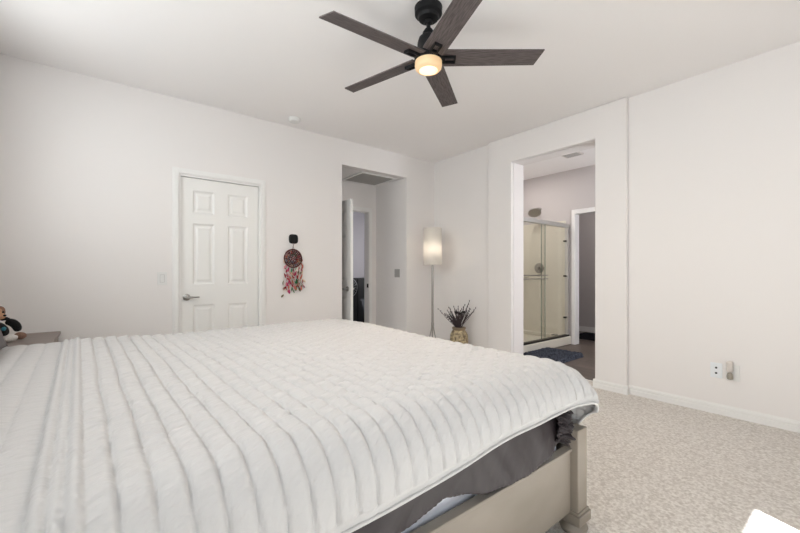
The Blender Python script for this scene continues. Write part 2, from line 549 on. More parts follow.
# leaf swung out at about a right angle toward the bedroom
M4 = Matrix.Translation((2.385, HB - 0.03, 0.012)) @ Matrix.Rotation(radians(-89), 4, 'Z')
six_panel(t, M4, 0.72, 2.02, 0.035, [(0.10, 0.295), (0.415, 0.61)], [(0.22, 0.80), (0.997, 1.58), (1.677, 1.896)], M['door'])
hx = 2.385
lever(t, (hx - 0.003 + 0.012, HB - 0.03 - 0.655, 0.92), (-1, 0, 0), (0, 1, 0), M['nickel'], 0.09)
lever(t, (hx + 0.045, HB - 0.03 - 0.655, 0.92), (1, 0, 0), (0, 1, 0), M['nickel'], 0.09)

# return-air grille in the hallway ceiling
t = thing('ceiling_vent', 'grey slatted return air grille in the low hallway ceiling above the open white door', 'vent', (2.94, 4.4, OZ - 0.005))
gx0, gx1, gy0, gy1 = 2.66, 3.24, 4.15, 4.70
gz = OZ + 0.011
boxes('vent_frame', M['trim'], [(gx0, gx1, gy0, gy0 + 0.03, gz - 0.014, gz), (gx0, gx1, gy1 - 0.03, gy1, gz - 0.014, gz),
                                (gx0, gx0 + 0.03, gy0 + 0.03, gy1 - 0.03, gz - 0.014, gz), (gx1 - 0.03, gx1, gy0 + 0.03, gy1 - 0.03, gz - 0.014, gz)], t)
sl = [(gx0 + 0.03, gx1 - 0.03, gy0 + 0.03 + 0.0245 * k, gy0 + 0.03 + 0.0245 * k + 0.017, gz - 0.010, gz - 0.001) for k in range(20)]
boxes('vent_slats', M['grille'], sl, t)
boxes('vent_backing', M['slot'], [(gx0 + 0.03, gx1 - 0.03, gy0 + 0.03, gy1 - 0.03, gz - 0.0015, gz)], t)

# the dark room beyond
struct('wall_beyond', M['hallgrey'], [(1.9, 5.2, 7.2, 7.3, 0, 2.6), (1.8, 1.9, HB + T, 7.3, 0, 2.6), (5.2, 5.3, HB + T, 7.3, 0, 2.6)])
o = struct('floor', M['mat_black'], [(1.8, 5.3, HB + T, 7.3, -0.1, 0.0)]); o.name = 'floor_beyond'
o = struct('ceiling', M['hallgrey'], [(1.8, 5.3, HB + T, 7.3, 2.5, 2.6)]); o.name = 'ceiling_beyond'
light('added_room_beyond_light', 'AREA', (4.9, 5.9, 1.5), 26.0, (0.98, 0.95, 0.95), direction=(-1, 0.35, 0.1), shape='RECTANGLE', size=0.8, size_y=1.0)  # added to brighten the dark room, no such source known
t = thing('cabinet', 'tall black cabinet standing in the dark room beyond the open white door', 'cabinet', (4.15, 6.55, 0))
boxes('body', M['black'], [(3.45, 4.85, 6.3, 6.75, 0.06, 1.02)], t, bevel=0.004)
boxes('plinth', M['black'], [(3.48, 4.82, 6.33, 6.72, 0.0, 0.06)], t)
for k in range(3):
    boxes('door', M['black'], [(3.47 + k * 0.46, 3.47 + k * 0.46 + 0.44, 6.282, 6.298, 0.09, 1.0)], t, bevel=0.003)
t = thing('pedestal_fan', 'round grey wire fan in front of the black cabinet, seen through the hallway door', 'fan', (3.40, 5.75, 0))
fc = (3.40, 5.72, 0.86)
bm = bmesh.new()
for rr in (0.17, 0.13, 0.09, 0.05):
    pts = [(fc[0] + rr * cos(a), fc[1] - 0.04 * (1 - (rr / 0.17) ** 2), fc[2] + rr * sin(a)) for a in [2 * pi * k / 36 for k in range(37)]]
    tube(bm, pts, 0.004 if rr > 0.15 else 0.0015, 6)
for k in range(18):
    a = 2 * pi * k / 18
    tube(bm, [(fc[0] + 0.03 * cos(a), fc[1] - 0.038, fc[2] + 0.03 * sin(a)), (fc[0] + 0.17 * cos(a), fc[1], fc[2] + 0.17 * sin(a))], 0.0012, 4)
obj('guard', bm, M['dark_rim'], t)
bm = bmesh.new(); lathe(bm, (fc[0], fc[1] + 0.0, fc[2]), [(0.03, -0.03), (0.05, 0.03), (0.05, 0.11), (0.02, 0.13)], 20, 'Y'); obj('motor', bm, M['black'], t, smooth=40)
for k in range(3):
    bm = bmesh.new()
    a = 2 * pi * k / 3
    prism(bm, [(0.02, -0.015), (0.13, -0.05), (0.15, 0.03), (0.03, 0.02)], -0.003, 0.003,
          Matrix.Translation((fc[0], fc[1] + 0.005, fc[2])) @ Matrix.Rotation(a, 4, 'Y') @ Matrix.Rotation(pi / 2, 4, 'X'))
    obj('blade', bm, M['black'], t)
bm = bmesh.new(); lathe(bm, (3.40, 5.80, 0), [(0.012, 0.03), (0.012, 0.82)], 12); obj('pole', bm, M['black'], t)
bm = bmesh.new(); lathe(bm, (3.40, 5.80, 0), [(0.17, 0.0), (0.17, 0.012), (0.03, 0.035), (0.02, 0.06)], 28); obj('base', bm, M['black'], t, smooth=40)

# ------------------------------------------------------------------ bathroom
BX1 = 5.78
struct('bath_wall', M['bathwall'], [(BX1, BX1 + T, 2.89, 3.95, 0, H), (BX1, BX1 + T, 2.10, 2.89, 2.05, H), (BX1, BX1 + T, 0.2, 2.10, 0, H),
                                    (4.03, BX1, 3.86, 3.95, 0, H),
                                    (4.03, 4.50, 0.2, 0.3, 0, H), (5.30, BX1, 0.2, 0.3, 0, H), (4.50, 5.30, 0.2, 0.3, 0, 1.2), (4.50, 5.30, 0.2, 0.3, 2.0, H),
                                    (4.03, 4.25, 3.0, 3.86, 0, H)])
bpy.data.objects['bath_wall'].name = 'wall_bathroom'
t = thing('window_2', '', '', (4.9, 0.24, 1.2)); del t['label'], t['category']; t['kind'] = 'structure'  # unseen window, added to let light into the bathroom
boxes('window_frame', M['trim'], [(4.5, 4.54, 0.22, 0.27, 1.2, 2.0), (5.26, 5.3, 0.22, 0.27, 1.2, 2.0), (4.54, 5.26, 0.22, 0.27, 1.2, 1.24), (4.54, 5.26, 0.22, 0.27, 1.96, 2.0)], t)
boxes('window_glass', M['glass'], [(4.54, 5.26, 0.243, 0.247, 1.24, 1.96)], t)
o = struct('floor', M['plank'], [(4.00, 7.3, 0.2, 4.3, -0.1, -0.002), (XB, 4.00, 0.2, 1.69, -0.1, -0.002), (XB, 4.0, 2.646, 3.9, -0.1, -0.002)])
o.name = 'floor_bathroom'
o = struct('ceiling', M['ceil'], [(XB + 0.2, 7.3, 0.2, 4.3, H, H + 0.1)]); o.name = 'ceiling_bathroom'
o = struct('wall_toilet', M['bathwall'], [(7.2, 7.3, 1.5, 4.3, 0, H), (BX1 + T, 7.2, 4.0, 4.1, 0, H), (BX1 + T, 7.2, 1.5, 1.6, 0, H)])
o.name = 'wall_closet'
baseboard('baseboard_closet', [(7.2, 1.6, 7.2, 4.0, -1, 0)], h=0.10)
baseboard('baseboard_bathroom', [(BX1, 0.3, BX1, 2.04, -1, 0)])
light('added_closet_light', 'AREA', (6.5, 2.8, 2.68), 5.0, (1.0, 0.95, 0.92), direction=(0, 0, -1), shape='DISK', size=0.3)  # added to light the side room, no lamp known there
# door casing in the bathroom
t = thing('door_3', '', '', (BX1, 2.5, 0)); del t['label'], t['category']; t['kind'] = 'structure'
boxes('door_casing', M['trim'], [(BX1 - 0.016, BX1, 2.878, 2.932, 0, 2.107), (BX1 - 0.016, BX1, 2.055, 2.112, 0, 2.107), (BX1 - 0.016, BX1, 2.112, 2.878, 2.038, 2.107)], t, bevel=0.003)
boxes('door_jamb', M['trim'], [(BX1, BX1 + T, 2.878, 2.89, 0, 2.05), (BX1, BX1 + T, 2.10, 2.112, 0, 2.05), (BX1, BX1 + T, 2.112, 2.878, 2.038, 2.05)], t)
# thin metal transition strip between carpet and planks
struct('trim_2', M['bronze'], [(3.995, 4.012, BY0, BY1, -0.002, 0.004)])

# shower
YS = 3.00
t = thing('shower', 'cream walled shower with sliding clear glass doors and satin metal rails', 'shower', (5.0, 3.4, 0))
boxes('surround', M['tile'], [(5.755, 5.78, 3.03, 3.86, 0.12, 1.95), (4.25, 5.755, 3.835, 3.86, 0.12, 1.95), (4.25, 4.275, 3.03, 3.835, 0.12, 1.95)], t, bevel=0.004)
boxes('shower_pan', M['tile'], [(4.25, 5.78, 2.94, 3.04, 0, 0.125), (4.25, 5.78, 3.04, 3.86, 0, 0.07), (5.70, 5.755, 3.04, 3.835, 0.07, 0.13), (4.275, 5.70, 3.78, 3.835, 0.07, 0.13)], t, bevel=0.012)
boxes('corner_shelf', M['tile'], [(5.60, 5.755, 3.68, 3.835, 1.05, 1.075)], t, bevel=0.01)
boxes('header_rail', M['satin'], [(4.25, 5.77, 2.965, 3.03, 1.830, 1.890)], t, bevel=0.006)
boxes('bottom_track', M['bronze'], [(4.25, 5.77, 2.965, 3.03, 0.125, 0.150)], t, bevel=0.003)
boxes('wall_jamb', M['satin'], [(5.735, 5.755, 2.975, 3.025, 0.150, 1.830)], t, bevel=0.002)
for x0, x1, y in ((4.27, 5.09, 2.98), (5.04, 5.735, 3.012)):
    g = boxes('glass_panel', M['shglass'], [(x0, x1, y, y + 0.007, 0.15, 1.83)], t)
    e = 0.004
    edge = [(x1 - e, x1, y - 0.001, y + 0.008, 0.15, 1.83)] if x0 < 4.5 else [(x0, x0 + e, y - 0.001, y + 0.008, 0.15, 1.83)]
    boxes('glass_edge', M['glassedge'], edge, g)
for z in (1.62, 1.07, 0.42):
    boxes('bracket', M['bronze'], [(5.69, 5.735, 2.995, 3.025, z - 0.012, z + 0.012)], t)
for z in (1.085, 1.035):
    bm = bmesh.new(); tube(bm, [(4.32, 2.935, z), (5.08, 2.935, z)], 0.008, 12)
    tube(bm, [(4.36, 2.935, z), (4.36, 2.98, z)], 0.007, 8); tube(bm, [(5.03, 2.935, z), (5.03, 2.98, z)], 0.007, 8)
    obj('towel_bar', bm, M['chrome'], t, smooth=40)
bm = bmesh.new()
tube(bm, [(5.78, 3.48, 2.19), (5.70, 3.48, 2.20), (5.62, 3.47, 2.17), (5.59, 3.465, 2.14)], 0.010, 12)
tube(bm, [(5.78, 3.48, 2.19), (5.765, 3.48, 2.19)], 0.028, 20)
obj('shower_arm', bm, M['nickel'], t, smooth=40)
bm = bmesh.new()
tube(bm, [(5.60, 3.466, 2.155), (5.585, 3.46, 2.13), (5.575, 3.455, 2.115), (5.568, 3.45, 2.102)], [0.02, 0.035, 0.10, 0.10], 28)
obj('shower_head', bm, M['nickel'], t, smooth=40)
bm = bmesh.new(); lathe(bm, (5.755, 3.48, 1.20), [(0.085, 0), (0.085, -0.006), (0.07, -0.012), (0.03, -0.016), (0.028, -0.06), (0.02, -0.065)], 32, 'X')
tube(bm, [(5.70, 3.48, 1.20), (5.695, 3.46, 1.15)], 0.007, 8)
obj('valve', bm, M['nickel'], t, smooth=40)
boxes('drain_cover', M['bronze'], [(5.60, 5.68, 3.10, 3.18, 0.131, 0.137)], t)

def rug(name, label, x0, x1, y0, y1, m, seed, ang=0, h=0.02, fuzz=900):
    rnd = random.Random(seed)
    bm = bmesh.new()
    cx, cy = (x0 + x1) / 2, (y0 + y1) / 2
    nx, ny = 60, 40
    grid = []
    for i in range(nx + 1):
        row = []
        for k in range(ny + 1):
            x = x0 + (x1 - x0) * i / nx - cx
            y = y0 + (y1 - y0) * k / ny - cy
            edge = min(i, nx - i, k, ny - k)
            z = h * min(1, edge / 2.0) + (rnd.random() * 0.014 if edge > 0 else 0)
            x += (rnd.random() - 0.5) * 0.008; y += (rnd.random() - 0.5) * 0.008
            row.append(bm.verts.new((cx + x * cos(ang) - y * sin(ang), cy + x * sin(ang) + y * cos(ang), z)))
        grid.append(row)
    for i in range(nx):
        for k in range(ny):
            bm.faces.new((grid[i][k], grid[i + 1][k], grid[i + 1][k + 1], grid[i][k + 1]))
    border = [grid[i][0] for i in range(nx + 1)] + [grid[nx][k] for k in range(1, ny + 1)] + [grid[i][ny] for i in range(nx - 1, -1, -1)] + [grid[0][k] for k in range(ny - 1, 0, -1)]
    bm.faces.new(border[::-1])
    return tag(obj(name, bm, m), label, 'rug')
rug('bath_mat', 'dark navy shaggy bath mat on the planks in front of the shower', 4.36, 5.03, 2.38, 2.925, M['mat_blue'], 3, radians(1), h=0.045)
rug('bath_mat', 'small black rug on the floor past the bathroom doorway, by the far baseboard', 6.35, 7.0, 2.75, 3.3, M['mat_black'], 5, 0)

# exhaust fan on the bathroom ceiling
t = thing('exhaust_fan', 'small square exhaust fan grille on the bathroom ceiling', 'vent', (5.05, 2.85, H - 0.02))
boxes('grille_frame', M['freshener'], [(4.86, 5.10, 2.42, 2.66, H - 0.02, H)], t, bevel=0.006)
boxes('grille_slats', M['greyplate'], [(4.885, 5.075, 2.445 + 0.024 * k, 2.457 + 0.024 * k, H - 0.026, H - 0.02) for k in range(8)], t)

# ------------------------------------------------------------------ bed
t = thing('bed', 'greige wooden panel bed with square posts, half hidden under the white quilt', 'bed', (0.53, 1.8, 0))
def post(x0, x1, y0, y1, ztop):
    boxes('post', M['greige'], [(x0, x1, y0, y1, 0.108, ztop)], t, bevel=0.004)
    cx, cy = (x0 + x1) / 2, (y0 + y1) / 2
    hw, hd = (x1 - x0) / 2 + 0.012, (y1 - y0) / 2 + 0.012
    boxes('post_base', M['greige'], [(cx - hw, cx + hw, cy - hd, cy + hd, 0.058, 0.100), (cx - hw + 0.006, cx + hw - 0.006, cy - hd + 0.006, cy + hd - 0.006, 0.1, 0.112)], t, bevel=0.003)
    bm = bmesh.new(); lathe(bm, (cx, cy, 0), [(0.035, 0.0), (0.052, 0.012), (0.058, 0.03), (0.050, 0.048), (0.04, 0.059)], 28)
    obj('bun_foot', bm, M['greige'], t, smooth=40)
PX0, PX1 = 1.560, 1.640
post(PX0, PX1, 0.765, 0.845, 0.455)
post(PX0, PX1, 2.765, 2.845, 0.455)
post(-0.69, -0.61, 0.765, 0.845, 1.30)
post(-0.69, -0.61, 2.765, 2.845, 1.30)
for y0, y1 in ((0.797, 0.822), (2.79, 2.815)):
    boxes('side_rail', M['greige'], [(-0.61, PX0, y0, y1, 0.100, 0.362)], t, bevel=0.003)
    boxes('rail_cap', M['greige'], [(-0.61, PX0, y0 - 0.008, y1 + 0.004, 0.362, 0.374)], t, bevel=0.003)
boxes('footboard', M['greige'], [(1.585, 1.615, 0.845, 2.765, 0.12, 0.43), (1.575, 1.625, 0.845, 2.765, 0.43, 0.45)], t, bevel=0.003)
boxes('headboard', M['greige'], [(-0.67, -0.63, 0.845, 2.765, 0.30, 1.24), (-0.69, -0.61, 0.845, 2.765, 1.24, 1.28)], t, bevel=0.004)
boxes('slat_platform', M['slot'], [(-0.60, 1.585, 0.822, 2.79, 0.27, 0.30)], t)

bm = bmesh.new(); bx(bm, -0.57, 1.545, 0.84, 2.77, 0.302, 0.68)
tag(obj('mattress', bm, M['mattress'], bevel=0.03), 'pale mattress edge showing between grey blanket and bed rail', 'mattress')

# --- quilt
def prof(e, r, fl=0.02):
    if e <= 0: return 0.0, 0.0
    if e < r * pi / 2: return r * sin(e / r), r * (1 - cos(e / r))
    k = e - r * pi / 2
    return r + fl * k, r + k * sqrt(1 - fl * fl)
XE, YE, YF = 1.475, 0.875, 2.70
ZT = 0.734
QS = 0.055
def quilt():
    ns, nt_ = 560, 340
    bn = 0.276
    sm = lambda q: max(0.0, min(1.0, q)) ** 2 * (3 - 2 * max(0.0, min(1.0, q)))
    bf = 0.45
    s0 = -0.56
    base = []; par = []
    for jj in range(nt_ + 1):
        v = -bn + (YF - YE + bn + bf) * jj / nt_
        b = max(0, -v)
        bfar = max(0, v - (YF - YE))
        y_in = min(max(v, 0), YF - YE)
        # length of the overhang at the foot, shorter at the corner
        am = 0.24 + 0.20 * min(1.0, (1 - min(1, b / bn)) / 0.75) + 0.08 * min(1, y_in / 0.5)
        row = []; prow = []
        for ii in range(ns + 1):
            w = ii / ns
            L = XE - s0
            tot = L + 0.44
            s = w * tot
            if s <= L:
                x_in = s0 + s; a = 0
            else:
                x_in = XE; a = (s - L) / 0.44 * am
            bb = b * (1 - 0.175 * sm((s0 + s - 0.55) / 0.6)) if b > 0 else bfar
            sg = -1 if b > 0 else 1
            yb = YE if b > 0 else (YF if bfar > 0 else YE + y_in)
            # gentle hem wander
            if a > 0 and bb > 0:
                rho = sqrt(a * a + bb * bb); ph = atan2(bb, a)
                r = 0.13 + 0.09 * sin(2 * ph) ** 2
                o_, d_ = prof(rho, r, 0.02 + 0.25 * cos(ph) ** 2)
                x = x_in + o_ * cos(ph); y = yb + sg * o_ * sin(ph); z = ZT - d_
            elif a > 0:
                o_, d_ = prof(a, 0.13, 0.27); x = x_in + o_; y = yb; z = ZT - d_
            elif bb > 0:
                o_, d_ = prof(bb, 0.13); x = x_in; y = yb + sg * o_; z = ZT - d_
            else:
                x, y, z = x_in, yb, ZT
            # crown and softness of the mattress top
            z += 0.016 * sm((0.35 - x) / 0.45) * sm((y - 0.9) / 0.9)
            z += 0.012 * noise.noise(Vector((x * 1.1, y * 1.3, 3)))
            # loose waves in the hanging side
            hang = min(1, max(0, bb - 0.12) / 0.14)
            y -= (1 if b > 0 else -1) * hang * (0.010 * noise.noise(Vector((x * 3.2, 0, 7))) + 0.004)
            z += hang * 0.012 * noise.noise(Vector((x * 2.1, 4, 1)))
            row.append(Vector((x, y, z)))
            sx = x_in + a
            prow.append((sx, v, a, b))
        base.append(row); par.append(prow)
    bm = bmesh.new()
    vs_ = []
    for jj in range(nt_ + 1):
        row = []
        for ii in range(ns + 1):
            p = base[jj][ii]
            du = base[jj][min(ii + 1, ns)] - base[jj][max(ii - 1, 0)]
            dv = base[min(jj + 1, nt_)][ii] - base[max(jj - 1, 0)][ii]
            n = du.cross(dv)
            n = n.normalized() if n.length > 1e-9 else Vector((0, 0, 1))
            s, v, a, b = par[jj][ii]
            # seam lines wander a little
            q = s + 0.035 * (v - 0.6) * (1 - min(1, max(0, s / 1.6))) + 0.008 * noise.noise(Vector((s * 2.5, v * 2.2, 0)))
            hem = v < -0.276 + 0.03
            h = 0
            s2 = s + 0.037 * v
            if s2 > -0.026:
                ph = (q / QS) % 1.0
                # lopsided puff: rises slowly, falls quickly into the seam
                g = (1 - abs(2 * ph ** 0.85 - 1) ** 4.5) * (0.62 + 0.38 * ph)
                amp = 0.0170 if not hem else 0.0015
                if hem: amp = 0.001
                h = amp * g
                cr = abs(sin(pi * (v / 0.075 + 0.5 * (int(q / QS) % 2) + 0.12 * noise.noise(Vector((q * 6, v * 2, 5))))))
                k = min(1, max(0, (s - 0.25) / 0.7))
                h += g * (0.0014 + 0.0095 * k) * (cr ** 0.6 - 0.5) * (0 if hem else 0.35 if b > 0.06 or a > 0.06 else 1)
                # little gathers across every channel
                wr = noise.noise(Vector((q * 14 + 40 + v * 8, v * 46 - q * 10, int(q / QS) * 3.1)))
                h += 0.0085 * g * wr * (1 - 0.65 * k) * (0.22 if b > 0.03 else 1) * (0.15 if hem else 1)
                h += 0.0022 * g * noise.noise(Vector((q * 11, v * 14, 9)))
            elif s2 > -0.096:
                # folded top hem: three narrow ridges
                ph = ((s2 + 0.096) / 0.0234) % 1.0
                h = 0.005 + 0.0115 * sin(pi * ph) ** 0.6
                if s2 > -0.05: h += 0.006
            else:
                ph = ((s2 + 0.096) / 0.068) % 1.0
                g = sin(pi * ph) ** 0.5
                h = -0.004 + 0.0085 * g + 0.0016 * sin(v * 2 * pi / 0.011) * (1 if ph < 0.06 or ph > 0.94 else 0)
                h += 0.0012 * noise.noise(Vector((s * 30, v * 50, 2)))
            row.append(bm.verts.new(p + n * h))
        vs_.append(row)
    for jj in range(nt_):
        for ii in range(ns):
            bm.faces.new((vs_[jj][ii], vs_[jj][ii + 1], vs_[jj + 1][ii + 1], vs_[jj + 1][ii]))
    return bm, [base[0][ii].copy() for ii in range(ns + 1)], [base[jj][ns].copy() for jj in range(nt_ + 1)]
qb, hem_pts, foot_hem = quilt()
q = obj('quilt', qb, M['quilt'], smooth=True)
md = q.modifiers.new('thickness', 'SOLIDIFY'); md.thickness = 0.007; md.offset = -1
tag(q, 'white channel stitched quilt spread over the big bed', 'quilt')
ORIG[q.name] = q.location.copy()
bm = bmesh.new(); tube(bm, hem_pts[::3] + foot_hem[::3][1:], 0.0058, 8)
obj('hem_piping', bm, M['quilt'], q, smooth=True)

# --- charcoal sheet hanging under the quilt
def sheet():
    bm = bmesh.new()
    ns, nv = 260, 46
    low = [(-0.55, .41), (0.2, .41), (0.55, .415), (0.63, .430), (0.74, .447), (0.79, .455), (0.90, .430), (0.97, .402), (1.08, .396), (1.20, .392), (1.26, .396), (1.32, .415), (1.37, .450), (1.44, .475), (1.50, .48)]
    def zl(x):
        for (a, za), (b, zb) in zip(low, low[1:]):
            if x <= b: return za + (zb - za) * (x - a) / (b - a)
        return low[-1][1]
    g = []
    for i in range(ns + 1):
        x = -0.55 + 2.05 * i / ns
        row = []
        for k in range(nv + 1):
            w = k / nv
            z = 0.66 + (zl(x) - 0.66) * w
            fold = noise.noise(Vector((x * 6 + w * 1.2, w * 0.5, 0))) * 0.018 + noise.noise(Vector((x * 15 - w * 2.5, w * 0.9, 4))) * 0.008
            fold += 0.0022 * noise.noise(Vector((x * 36 + w * 6, w * 3, 8)))
            y = 0.789 - 0.014 * w + (fold - 0.004) * w
            if w > 0.90: y += 0.0015 * sin(x * 2 * pi / 0.013)
            row.append(bm.verts.new((x, y, z)))
        g.append(row)
    for i in range(ns):
        for k in range(nv):
            bm.faces.new((g[i][k], g[i + 1][k], g[i + 1][k + 1], g[i][k + 1]))
    return bm
s_ = obj('flat_sheet', sheet(), M['sateen'], smooth=True)
md = s_.modifiers.new('thickness', 'SOLIDIFY'); md.thickness = 0.003
tag(s_, 'charcoal satin sheet hanging below the quilt, bunched at the bed corner', 'bed sheet')
# bunched corner
bm = bmesh.new()
g = []
ni, nk = 60, 44
for i in range(ni + 1):
    u = i / ni
    row = []
    for k in range(nk + 1):
        w = k / nk
        x = 1.368 + 0.098 * u + 0.010 * noise.noise(Vector((u * 4, w * 5, 3)))
        z = 0.578 - 0.150 * w * (0.72 + 0.28 * u) + 0.02 * (1 - w) * 0
        d = 0.018 + 0.026 * sin(pi * min(1, w * 1.02)) * sin(pi * min(1, 0.1 + u * 0.9))
        rid = abs(noise.noise(Vector((u * 4.2 + w * 3.5, w * 6.5 - u * 4.5, 1.3)))) * 0.050 + abs(noise.noise(Vector((u * 8, w * 13 - u * 7, 6)))) * 0.016
        y = 0.772 - d - (rid - 0.012) * (0.3 + 0.7 * sin(pi * u) ** 0.4)
        y = min(y, 0.758)
        row.append(bm.verts.new((x, y, z)))
    g.append(row)
for i in range(ni):
    for k in range(nk):
        bm.faces.new((g[i][k], g[i + 1][k], g[i + 1][k + 1], g[i][k + 1]))
bn_ = obj('bunched_corner', bm, M['sateen'], s_, smooth=True)
md = bn_.modifiers.new('thickness', 'SOLIDIFY'); md.thickness = 0.004

# --- pillow leaning on the headboard
def pillow(cx, cy, cz, w, h, th, tilt):
    bm = bmesh.new()
    n = 36
    sides = []
    for sgn in (1, -1):
        g = []
        for i in range(n + 1):
            row = []
            for k in range(n + 1):
                u = -1 + 2 * i / n; v = -1 + 2 * k / n
                b = ((1 - abs(u) ** 2.6) * (1 - abs(v) ** 2.6)) ** 0.55 if abs(u) < 1 and abs(v) < 1 else 0
                pin = 1 - 0.05 * (abs(u * v)) ** 0 * (1 - abs(u) ** 2) * (abs(v) ** 3) - 0.0
                pin2 = 1 - 0.05 * (1 - abs(v) ** 2) * (abs(u) ** 3)
                x = sgn * th / 2 * b + 0.006 * noise.noise(Vector((u * 3, v * 3, sgn * 5)))
                y = u * w / 2 * pin2
                z = v * h / 2 * pin
                row.append(bm.verts.new((x, y, z)))
            g.append(row)
        sides.append(g)
        for i in range(n):
            for k in range(n):
                bm.faces.new((g[i][k], g[i + 1][k], g[i + 1][k + 1], g[i][k + 1]))
    bmesh.ops.remove_doubles(bm, verts=bm.verts, dist=0.004)
    M4 = Matrix.Translation((cx, cy, cz)) @ Matrix.Rotation(tilt, 4, 'Y')
    bmesh.ops.transform(bm, matrix=M4, verts=bm.verts)
    return bm
tag(obj('pillow', pillow(-0.478, 2.295, 0.935, 0.72, 0.42, 0.13, radians(-33)), M['pillow'], smooth=True),
    'dark grey pillow leaning on the headboard at the left edge', 'pillow')

# ------------------------------------------------------------------ nightstand
t = thing('nightstand', 'taupe wooden nightstand between the bed and the far wall', 'nightstand', (-0.47, 3.66, 0))
nx0, nx1, ny0, ny1 = -0.70, -0.255, 3.33, 3.985
boxes('top', M['nighttop'], [(nx0, nx1, ny0, ny1, 0.635, 0.66)], t, bevel=0.004)
boxes('body', M['greige'], [(nx0 + 0.01, nx1 - 0.03, ny0 + 0.015, ny1 - 0.015, 0.08, 0.635)], t, bevel=0.003)
for k in range(2):
    z0 = 0.10 + k * 0.265
    d = boxes('drawer', M['greige'], [(nx1 - 0.03, nx1 - 0.012, ny0 + 0.03, ny1 - 0.03, z0, z0 + 0.25)], t, bevel=0.003)
    bm = bmesh.new(); lathe(bm, (nx1 - 0.012, (ny0 + ny1) / 2, z0 + 0.125), [(0.006, 0), (0.006, 0.012), (0.014, 0.018), (0.012, 0.026)], 16, 'X'); obj('knob', bm, M['bronze'], d, smooth=40)
for x in (nx0 + 0.03, nx1 - 0.06):
    for y in (ny0 + 0.03, ny1 - 0.06):
        boxes('leg', M['greige'], [(x, x + 0.035, y, y + 0.035, 0, 0.08)], t)

# ------------------------------------------------------------------ plush dog on the nightstand
def skin(name, verts, edges, radii, m, parent, sub=2):
    me = bpy.data.meshes.new(name)
    org = ORIG[parent.name]
    me.from_pydata([Vector(v) - org for v in verts], edges, [])
    me.materials.append(m)
    o = bpy.data.objects.new(name, me); COL.objects.link(o); o.parent = parent
    md = o.modifiers.new('skin', 'SKIN')
    for i, sv in enumerate(me.skin_vertices[0].data):
        r = radii[i]; sv.radius = (r, r)
    me.skin_vertices[0].data[0].use_root = True
    o.modifiers.new('sub', 'SUBSURF').levels = sub
    o.modifiers['sub'].render_levels = sub
    ORIG[o.name] = org.copy()
    return o
px, py, pz = -0.553, 3.60, 0.662
t = thing('stuffed_dog', 'black and white plush dog with a tan face sitting on the nightstand', 'stuffed animal', (px, py, pz))
def P(dx, dy, dz): return (px + dx, py + dy, pz + dz)
bm = bmesh.new()
blob(bm, P(0, 0.0, 0.075), (0.055, 0.055, 0.078), 4, 0.10)
obj('body', bm, M['white_fur'], t, smooth=True)
bm = bmesh.new()
blob(bm, P(-0.018, -0.005, 0.185), (0.055, 0.056, 0.052), 4, 0.08)
blob(bm, P(0.027, -0.028, 0.172), (0.028, 0.026, 0.022), 3, 0.05)
hd = obj('head', bm, M['tan_fur'], t, smooth=True)
for s in (-1, 1):
    bm = bmesh.new(); blob(bm, P(-0.023 + s * 0.045, -0.01 + s * 0.045, 0.195), (0.022, 0.022, 0.038), 3, 0.1); obj('ear', bm, M['brown_fur'], hd, smooth=True)
    bm = bmesh.new(); blob(bm, P(0.023 + s * 0.016, -0.034 + s * 0.022, 0.196), (0.006, 0.006, 0.007), 2); obj('eye', bm, M['black'], hd, smooth=True)
bm = bmesh.new(); blob(bm, P(0.051, -0.044, 0.176), (0.009, 0.009, 0.007), 2); obj('nose', bm, M['black'], hd, smooth=True)
# right arm reaching out to a brown paw; left arm; feet
bm = bmesh.new()
tube(bm, [P(0.040, 0.045, 0.130), P(0.075, 0.060, 0.120), P(0.098, 0.062, 0.085), P(0.100, 0.055, 0.052)], [0.022, 0.028, 0.027, 0.018], 16)
a = obj('arm', bm, M['black_fur'], t, smooth=True); _s = a.modifiers.new('soft', 'SUBSURF'); _s.levels = 1; _s.render_levels = 2
bm = bmesh.new(); blob(bm, P(0.112, 0.045, 0.025), (0.032, 0.026, 0.025), 3, 0.1); obj('paw', bm, M['brown_fur'], a, smooth=True)
bm = bmesh.new()
tube(bm, [P(0.005, -0.055, 0.125), P(0.035, -0.072, 0.105), P(0.052, -0.066, 0.07), P(0.050, -0.055, 0.045)], [0.022, 0.030, 0.030, 0.02], 16)
a = obj('arm', bm, M['black_fur'], t, smooth=True); _s = a.modifiers.new('soft', 'SUBSURF'); _s.levels = 1; _s.render_levels = 2
bm = bmesh.new(); blob(bm, P(0.052, -0.085, 0.092), (0.012, 0.020, 0.014), 3, 0.1); obj('patch', bm, M['teal'], a, smooth=True, label='teal patch')
for dx, dy in ((0.072, -0.050), (0.02, 0.06)):
    bm = bmesh.new(); blob(bm, P(dx, dy, 0.026), (0.042, 0.028, 0.026), 3, 0.1); obj('foot', bm, M['white_fur'], t, smooth=True)
bm = bmesh.new(); blob(bm, P(0.020, 0.020, 0.150), (0.045, 0.03, 0.014), 3, 0.25); obj('neck_scarf', bm, M['black_fur'], t, smooth=True)

